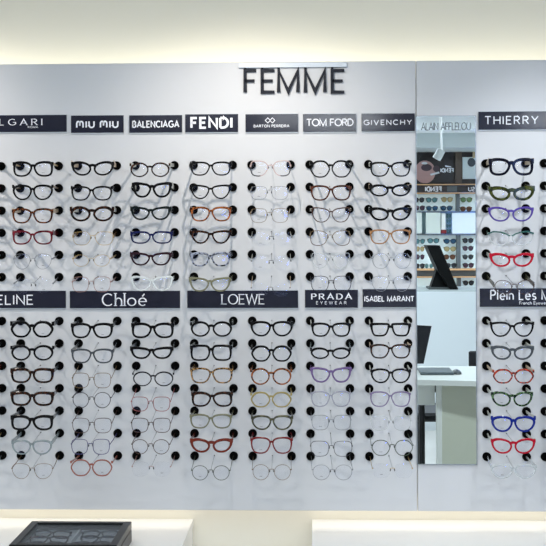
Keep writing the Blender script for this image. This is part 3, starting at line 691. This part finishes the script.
MB().box((-hw+tt, -hd_+tt, .008), (hw-tt, hd_-tt, .030)).box((-hw+tt, hd_-tt-.002, .030), (hw-tt, hd_-tt, .042)).box((-hw+tt, -hd_+tt, .030), (-hw+tt+.002, hd_-tt, .042)).box((hw-tt-.002, -hd_+tt, .030), (hw-tt, hd_-tt, .042)).build('lining', LINE, bxr)
lid = MB(); fw = .024
for a_, b_ in (((-hw, -hd_), (-hw+fw, hd_)), ((hw-fw, -hd_), (hw, hd_)), ((-hw+fw, -hd_), (hw-fw, -hd_+fw)), ((-hw+fw, hd_-fw), (hw-fw, hd_))): lid.box((a_[0], a_[1], .043), (b_[0], b_[1], .066), .0012)
lid_o = lid.build('lid', BOXM, bxr)
MB().box((-hw+fw-.003, -hd_+fw-.003, .060), (hw-fw+.003, hd_-fw+.003, .0625)).build('lid_glass', GLASS, lid_o)
MB().box((-.004, -hd_+tt, .0302), (.002, hd_-tt-.002, .046)).build('divider', LINE, bxr)
for i, (gx, gy, key, ds) in enumerate(((-.085, .082, 'black', 'black glasses lying in the box, back left'), (.075, .086, 'grey', 'grey glasses lying in the box, back right'), (-.08, .012, 'tortd', 'dark tortoiseshell glasses lying in the box, front left'), (.08, .018, 'black', 'black glasses lying in the box, front right'), (.07, -.055, 'navyd', 'dark navy glasses lying in the box, frontmost right'), (-.075, -.06, 'black', 'black glasses lying in the box, frontmost left'))):
    g_ = glasses('eyeglasses', .128, .042, 'panto' if i % 2 else 'square', 'ac', key, .0035, root_loc=(bc.x + gx, bc.y + gy, CT + .0415), th=6)
    g_.rotation_euler = (radians(-66), 0, radians((-4, 5, 3, -6, 2, -3)[i]))
    for s in (-1, 1):
        MB().box((s*.061, .004, .010), (s*.0585, .020, .014)).build('temple', K[key], g_)
    tag(g_, ds, 'glasses', 'glasses lying in the box')

# ------------------------------------------------------------------ what the mirror shows: the shop behind the camera
def R(px, py, z):
    """real place, z metres in front of the mirror, of what the photograph shows in the mirror"""
    v = U(px, py, z - .012); return Vector((v.x, -z, v.z))
def rb(mb, x0, x1, y0, y1, z, d):       # box whose face looks to the mirror
    a = R(x0, y1, z); b = R(x1, y0, z); return mb.box((a.x, -z - d, a.z), (b.x, -z, b.z))
ZW = 10.4
DARK = mat('far_fascia', (52, 46, 46), 0.5); SHELFB = mat('shelf_back', (226, 240, 242), 0.6, emit=.25); ORANGE_LIT = mat('orange_lit_edge', (214, 168, 122), 0.5); SLATE = mat('slate_band', (92, 100, 104), 0.5)  # orange light on the ledges is put into their colour
fu = empty('sunglasses_cabinet', (R(447, 300, ZW).x, -ZW, 0)); tag(fu, 'far wall cabinet with backlit shelves of sunglasses, seen in the mirror', 'cabinet'); fl_ = -Vector(fu.location)
X0, X1 = 372, 520
def part(name, m, boxes, par=fu, off=None):
    mb = MB()
    for (x0, x1, y0, y1, z, d) in boxes: rb(mb, x0, x1, y0, y1, z, d)
    return mb.build(name, m, par, fl_ if off is None else off)
part('fascia', DARK, [(X0, X1, 149.5, 184, ZW, .1)])
part('header', DARK, [(X0, X1, 185.3, 192.2, ZW - .05, .15)])
part('header_panel', SLATE, [(447, 457, 186, 191.6, ZW - .055, .004)])
part('ledge', ORANGE_LIT, [(X0, X1, 183.6, 185.3, ZW - .12, .22)])
part('ledge', ORANGE_LIT, [(X0, X1, 192.2, 193.8, ZW - .10, .20)])
part('ledge', ORANGE_LIT, [(X0, X1, 268.6, 270.6, ZW - .12, .22)])
part('ledge', ORANGE_LIT, [(X0, X1, 276.4, 277.8, ZW - .12, .22)])
part('band', SLATE, [(X0, X1, 270.6, 276.4, ZW - .05, .15)])
part('shelf_back', SHELFB, [(X0, X1, 193.8, 211.4, ZW + .1, .03)])
part('shelf_back', SHELFB, [(X0, X1, 235, 268.6, ZW + .1, .03)])
part('shelf_back', SHELFB, [(X0, X1, 277.8, 312, ZW + .1, .03)])
part('shelf_board', SLATE, [(X0, X1, 211.2, 212.4, ZW - .02, .12)])
part('shelf_board', SLATE, [(X0, X1, 233.8, 235.2, ZW - .02, .12)])
part('divider', SLATE, [(456.4, 459.8, 193.8, 211.2, ZW, .1)])
part('divider', SLATE, [(457, 460.6, 235.2, 268.6, ZW, .1)])
part('divider', SLATE, [(457.5, 461, 277.8, 300, ZW, .1)])
PALE = mat('pale_door', (212, 220, 212), 0.4); WH2 = mat('white_door', (232, 242, 246), 0.4)
part('cabinet_door', PALE, [(426, 440.5, 212.6, 233.6, ZW - .01, .05)])
part('cabinet_door', WH2, [(452.2, X1, 212.6, 233.6, ZW - .01, .05)])
part('cabinet_door', PALE, [(X0, 421.8, 212.6, 233.6, ZW - .01, .05)])
part('drawer_base', WH2, [(X0, X1, 312, 400, ZW, .1)])
part('niche_back', mat('niche', (150, 178, 184), .5), [(421.8, 452, 212.6, 233.6, ZW + .08, .02)])
# mirrored lettering on the header
def rtext(text, xa, xb, ya, yb, z, par, off, **kw):
    """text facing the mirror; xa is its right end as the mirror shows it"""
    p = R(xa, yb, z); q = R(xb, ya, z)
    lettering('lettering', text, p.x, q.x, p.z, q.z - p.z, -z, LETTER, par, flip=-1, rel=off, **kw)
rtext('FENDI', 441, 425.5, 187, 191.2, ZW - .05, fu, fl_, thick=.26, gap=.3)
rtext('SU', 474.5, 468.6, 187.2, 191, ZW - .05, fu, fl_, thick=.22, gap=.3)
# posters
def poly(mb, pts, z, d=.003):
    P = [R(x, y, z) for x, y in pts]; return mb.prism([(p.x, p.z) for p in P], 'y', -z - d, -z)
po = empty('poster', (R(437, 182, ZW - .02).x, -ZW + .02, R(437, 182, ZW - .02).z)); tag(po, 'dark poster of a person in sunglasses on the far wall, in mirror', 'poster'); off = -Vector(po.location)
part('poster_panel', mat('poster_dark', (44, 40, 44), .4), [(412, 453, 151, 183, ZW - .018, .014)], po, off)
def pol(name, m, pts, z, par, off): mb = MB(); poly(mb, pts, z); return mb.build(name, m, par, off)
ell = lambda cx, cy, rx, ry, a0=0, a1=360, n=18: [(cx + rx*cos(radians(a0+(a1-a0)*i/n)), cy + ry*sin(radians(a0+(a1-a0)*i/n))) for i in range(n)]
pol('hair', mat('print_hair', (34, 26, 28), .4), ell(431, 166, 13.5, 14), ZW - .022, po, off)
pol('face', mat('print_skin', (186, 146, 142), .4), ell(425, 172, 10.5, 11.5, 0, 360), ZW - .026, po, off)
pol('sunglasses_print', mat('print_shade', (70, 52, 60), .3), ell(426.5, 167.5, 5.4, 3.6), ZW - .030, po, off)
pol('sunglasses_print', mat('print_shade', (70, 52, 60), .3), ell(436.4, 168.7, 3.4, 3.2), ZW - .030, po, off)
pol('highlight', mat('print_pale', (216, 220, 226), .4), ell(424.5, 163.2, 3, 1.2), ZW - .034, po, off)
pol('highlight', mat('print_pale', (216, 220, 226), .4), [(430, 174), (439, 171.5), (439.6, 173.3), (431, 175.6)], ZW - .034, po, off)
rtext('FENDI', 453.2, 440.8, 168.6, 172, ZW - .023, po, off, thick=.26, gap=.3)
pol('emblem', LETTER, [(445, 165.2), (451, 166.4), (451.4, 167.4), (445.4, 166.8)], ZW - .023, po, off)
p2 = empty('poster', (R(468, 180, ZW - .02).x, -ZW + .02, R(468, 180, ZW - .02).z)); tag(p2, 'white poster with dark sunglasses close-up at right end of far wall', 'poster'); off2 = -Vector(p2.location)
part('poster_panel', mat('poster_white', (220, 232, 232), .4), [(462.6, 486, 157, 179, ZW - .018, .014)], p2, off2)
pol('sunglasses_print', mat('print_navy', (52, 64, 78), .3), ell(471.5, 162.4, 4, 4.4), ZW - .023, p2, off2)
pol('arm_print', mat('print_gold', (206, 186, 150), .3), [(473, 149), (475.5, 149), (475.5, 158), (472.4, 158)], ZW - .023, p2, off2)
tag(MB().box((R(455, 150, ZW).x, -ZW + .002, R(455, 183, ZW).z), (R(461.5, 150, ZW).x, -ZW + .03, R(455, 149.6, ZW).z)).build('wall_post', mat('brown_post', (92, 78, 68), .5)), 'brown vertical post between the two posters, seen in mirror', 'post')
# bulkhead and ceiling over the far cabinet
bk = MB(); a = R(360, 150, ZW - .5); b = R(530, 139, ZW - .5)
struct('trim_1', MB().box((a.x - .6, YB, a.z), (b.x + .5, -ZW + .9, a.z + .16)), mat('bulkhead', (196, 206, 206), .6))
struct('trim_2', MB().box((a.x - .6, YB, a.z + .16), (b.x + .5, -ZW + 1.4, ZC)), CEIL)
ve = empty('air_vent', (R(428, 134, 8.6).x, -8.6, ZC)); tag(ve, 'grey slatted ceiling vent at top left of the mirror view', 'vent')
MB().box((-.28, -.16, -.02), (.28, .16, -.001)).build('vent_frame', CEIL, ve)
sl = MB()
for i in range(5): sl.box((-.24, -.13 + i*.058, -.032), (.24, -.10 + i*.058, -.02))
sl.build('slat', SLATE, ve)
# track spot
zs = 7.6; sp0 = R(440.5, 146, zs); sp = empty('spotlight', (sp0.x, -zs, ZC)); tag(sp, 'white ceiling spotlight hanging at top of the mirror view', 'spotlight')
s1 = R(441.5, 150, zs) - Vector(sp.location); s2 = R(436.5, 159, zs) - Vector(sp.location)
MB().box((-.35, -.02, -.03), (.35, .02, -.001)).build('track', WHITE, sp)
MB().rod((0, 0, -.03), (s1.x, 0, s1.z), .012).build('stem', WHITE, sp)
dv = (s2 - s1).normalized(); MB().rod(s1, s2, .040, .043, 16).build('lamp_head', mat('spot_grey', (178, 184, 184), .4), sp, smooth=False)
# sunglasses on the far shelves
def sung(px, py, wpx, ky, ln, desc, shape='panto'):
    z = ZW + .02; c_ = R(px, py, z); s_ = 1218/(D + z)
    g_ = glasses('sunglasses', wpx/s_, 5.2/s_, shape, 'ac', ky, .0045, root_loc=c_, lens=SUNL[ln], detail=18, side=-1, print_side=0)
    zl = -.012
    for s in (-1, 1):
        MB().box((s*(wpx/s_/2 - .003), -.06, .010), (s*(wpx/s_/2), -.003, .018)).build('temple', K[ky], g_)
    tag(g_, f'{desc}, seen in the mirror', 'sunglasses', 'sunglasses on the far backlit shelves')
for a_ in ((419, 200, 11, 'black', 'grey', 'black sunglasses, top shelf row, left edge'), (431.7, 200, 11.8, 'dark', 'teal', 'teal lens sunglasses, top shelf row, second'), (447, 199.6, 11.6, 'olivet', 'amber', 'pale amber sunglasses, top shelf row, third'), (466.3, 199.8, 12, 'olived', 'green', 'green sunglasses, top shelf row, right bay'),
           (419.5, 208, 11, 'plum', 'plum', 'plum sunglasses, second shelf row, left edge'), (432, 208.3, 12, 'grey', 'blue', 'slate sunglasses, second shelf row, second'), (446.5, 208.2, 12.4, 'navyd', 'blue', 'large blue round sunglasses, second shelf row'), (466, 209, 12, 'tort', 'brown', 'brown sunglasses, second shelf row, right bay'),
           (420, 241.4, 10, 'grey', 'teal', 'grey teal sunglasses, row level with monitor top, left edge'), (433.3, 240.8, 12, 'black', 'teal', 'dark sunglasses just above the tilted monitor'), (450, 241.3, 13, 'navyd', 'blue', 'blue sunglasses right above the monitor'), (468, 240.6, 11, 'black', 'grey', 'round black sunglasses, right bay top'),
           (420, 249, 9, 'amber', 'amber', 'caramel sunglasses left of the monitor top'), (450, 249, 12.4, 'olivet', 'amber', 'pale gold sunglasses right of the monitor'), (468, 248.4, 11, 'grey', 'plum', 'grey sunglasses, right bay second'),
           (420, 257, 9, 'plum', 'plum', 'plum sunglasses left of the monitor middle'), (449.5, 257, 12.4, 'plum', 'brown', 'brown plum sunglasses beside the monitor middle'), (468, 257, 11, 'olived', 'grey', 'olive sunglasses, right bay third'),
           (419.8, 266, 10, 'navyd', 'grey', 'navy sunglasses left of the monitor waist'), (429, 266, 9, 'white', 'teal', 'pale sunglasses touching the monitor waist'), (451, 265.6, 12, 'grey', 'grey', 'grey sunglasses low beside the monitor'), (468.3, 265.4, 11, 'black', 'plum', 'dark plum sunglasses, right bay lowest backlit row'),
           (468.5, 283, 11, 'black', 'grey', 'flat black sunglasses under the lower slate band')):
    sung(*a_)
bo = R(443.5, 233.6, ZW + .02); bt = empty('display_stand', (bo.x, -ZW - .03, bo.z)); tag(bt, 'slim white stand with red base in the far cabinet niche', 'stand')
MB().box((-.026, -.02, .045), (.026, .015, .245), .004).build('column', mat('stand_white', (236, 236, 232), .4), bt)
MB().box((-.034, -.026, 0), (.034, .022, .045), .004).build('base', mat('stand_red', (128, 26, 34), .4), bt)
for i in range(4):
    q = R(448.8, 216 + i*5, ZW + .03)
    g_ = glasses('sunglasses', .055, .042, 'round', 'ac', 'grey', .004, root_loc=q, lens=SUNL['teal'], detail=18, side=-1, print_side=0)
    tag(g_, f'small blue-grey sunglasses in narrow niche beside white stand, {["topmost", "second down", "third down", "lowest"][i]}', 'sunglasses', 'sunglasses in the narrow niche')

# white service counter with the tilted monitor
ZCN = 4.85; ca = R(400, 290.5, ZCN); cx0, cx1 = .32, 2.3
sc_ = empty('service_counter', (1.2, -ZCN - .3, 0)); tag(sc_, 'tall white service counter carrying a dark monitor, seen in the mirror', 'counter'); so = -Vector(sc_.location)
CW = mat('counter_white', (232, 240, 246), .35)
MB().box((cx0, -ZCN - .62, ca.z - .03), (cx1, -ZCN, ca.z), .002).build('counter_top', mat('counter_grey', (176, 186, 188), .3), sc_, so)
MB().box((cx0 + .01, -ZCN - .58, 0), (cx1 - .01, -ZCN + .004, ca.z - .008)).build('front_panel', CW, sc_, so)
zm = ZCN + .25; ct = ca.z
mo = empty('monitor', (R(445, 287, zm).x, -zm, ct)); tag(mo, 'dark slanted monitor standing on the white service counter, in mirror', 'monitor'); mof = -Vector(mo.location)
MON = mat('monitor_black', (7, 9, 11), .4, spec=.15)
def prof(name, pts, d0, d1, m):
    P = [R(x, y, zm) for x, y in pts]; mn = ct + .001
    return MB().prism([(p.x, max(p.z, mn)) for p in P], 'y', -zm + d0, -zm + d1).build(name, m, mo, mof)
prof('screen', [(425, 245.2), (438, 245.2), (456, 290), (448, 290), (436.2, 270)], -.14, .14, MON)
prof('stand', [(436, 268), (446, 272), (452.4, 290), (429.5, 290)], -.07, .07, MON)
prof('base', [(427.5, 286.6), (456.2, 286.6), (456.2, 290), (427.5, 290)], -.12, .12, mat('monitor_grey', (70, 76, 78), .4))

# near desk with laptop
DZ = .75; zn, zf = 1.72, 2.42
DW = mat('desk_white', (222, 226, 222), .35); DB = mat('desk_beige', (196, 200, 184), .5)
dl = R(417, 384, 1.8).x - .012
dk = empty('desk', (dl + .6, -2.05, 0)); tag(dk, 'pale desk with curved front edge and beige side panel, seen in mirror', 'desk'); do = -Vector(dk.location)
P = [(dl, -zf), (dl, -1.83)] + [(dl + 1.2*t_/8, -1.83 + .11*sin(min(1, t_/7)*pi/2)) for t_ in range(1, 9)] + [(dl + 1.2, -zf)]
MB().prism(P[::-1], 'z', DZ - .026, DZ).build('desk_top', DW, dk, do)
px_ = R(439.5, 400, 1.86).x
MB().box((px_, -1.92, 0), (px_ + .6, -1.885, DZ - .026)).build('front_panel', DB, dk, do)
MB().box((px_ + .57, -2.36, 0), (px_ + .60, -1.92, DZ - .026)).build('side_panel', DB, dk, do)
a = R(418, 404.5, 1.95)
MB().box((px_ - .012, -1.925, 0), (px_ + .014, -1.882, DZ - .026), .002).build('panel_edge', DW, dk, do)
dr = MB().box((dl + .012, -2.35, a.z), (px_ - .016, -1.93, DZ - .034), .001).build('drawer', DW, dk, do)
lz = 2.12; la = R(437, 368, lz); lp = empty('laptop', (la.x, -lz, DZ)); tag(lp, 'open dark laptop on the pale desk, seen in the mirror', 'laptop'); lo_ = -Vector(lp.location)
x_a = R(419, 366, lz).x; x_b = R(452, 366, lz).x
MB().box((x_a, -lz - .12, DZ + .001), (x_b, -lz + .10, DZ + .014), .002).build('keyboard_base', mat('laptop_grey', (84, 94, 100), .35), lp, lo_)
P = [R(x, y, lz) for x, y in ((414.5, 325), (431.6, 326), (423.6, 363.6), (414.5, 363.6))]
MB().prism([(p.x, max(p.z, DZ + .012)) for p in P], 'y', -lz - .006, -lz + .004).build('screen', mat('laptop_black', (16, 18, 26), .3), lp, lo_)
mp = R(456.5, 367, 2.08); mo2 = empty('mouse', (mp.x, -2.08, DZ)); tag(mo2, 'small dark computer mouse beside the laptop on desk', 'mouse')
def dome(rx, ry, rz, n=14, k=5):
    V = []; Fc = []
    for j in range(k):
        a_ = (pi/2) * j / k
        V += [(rx*cos(a_)*cos(2*pi*i/n), ry*cos(a_)*sin(2*pi*i/n), rz*sin(a_)) for i in range(n)]
    V.append((0, 0, rz))
    for j in range(k-1): Fc += [(j*n+i, j*n+(i+1) % n, (j+1)*n+(i+1) % n, (j+1)*n+i) for i in range(n)]
    Fc += [((k-1)*n+i, (k-1)*n+(i+1) % n, k*n) for i in range(n)]; Fc.append(tuple(range(n))[::-1])
    return V, Fc
mb = MB(); mb.add(*dome(.026, .045, .022)); mb.build('mouse_body', mat('mouse_grey', (70, 76, 80), .4), mo2, (0, 0, .0008), smooth=True)
MB().box((-.003, .014, .0195), (.003, .028, .0235), .001).build('scroll_wheel', MON, mo2)
# chairs
CH = mat('chair_black', (20, 22, 30), .5)
def chair(cx, cy, face, sz, bz, label):
    r_ = empty('office_chair', (cx, cy, 0)); tag(r_, label, 'chair'); s = face
    MB().box((-.21, -.21, sz - .05), (.21, .21, sz), .015).build('seat', CH, r_)
    MB().box((-.20, -s*.21, sz + .12), (.20, -s*.24, bz), .008).build('backrest', CH, r_)
    for sx in (-1, 1):
        MB().rod((sx*.17, -s*.225, 0), (sx*.17, -s*.225, sz + .16), .018).build('leg', CH, r_)
        MB().rod((sx*.17, s*.18, 0), (sx*.17, s*.18, sz - .04), .018).build('leg', CH, r_)
c1 = R(422, 440, 2.62)
chair(c1.x + .17, -2.86, -1, .46, .70, 'black chair tucked in behind the desk, leg and seat showing')
c2 = R(490.5, 362, 3.35)
chair(c2.x + .12, -3.55, 1, .46, R(480, 358, 3.35).z, 'black chair whose backrest top shows at right edge of mirror')
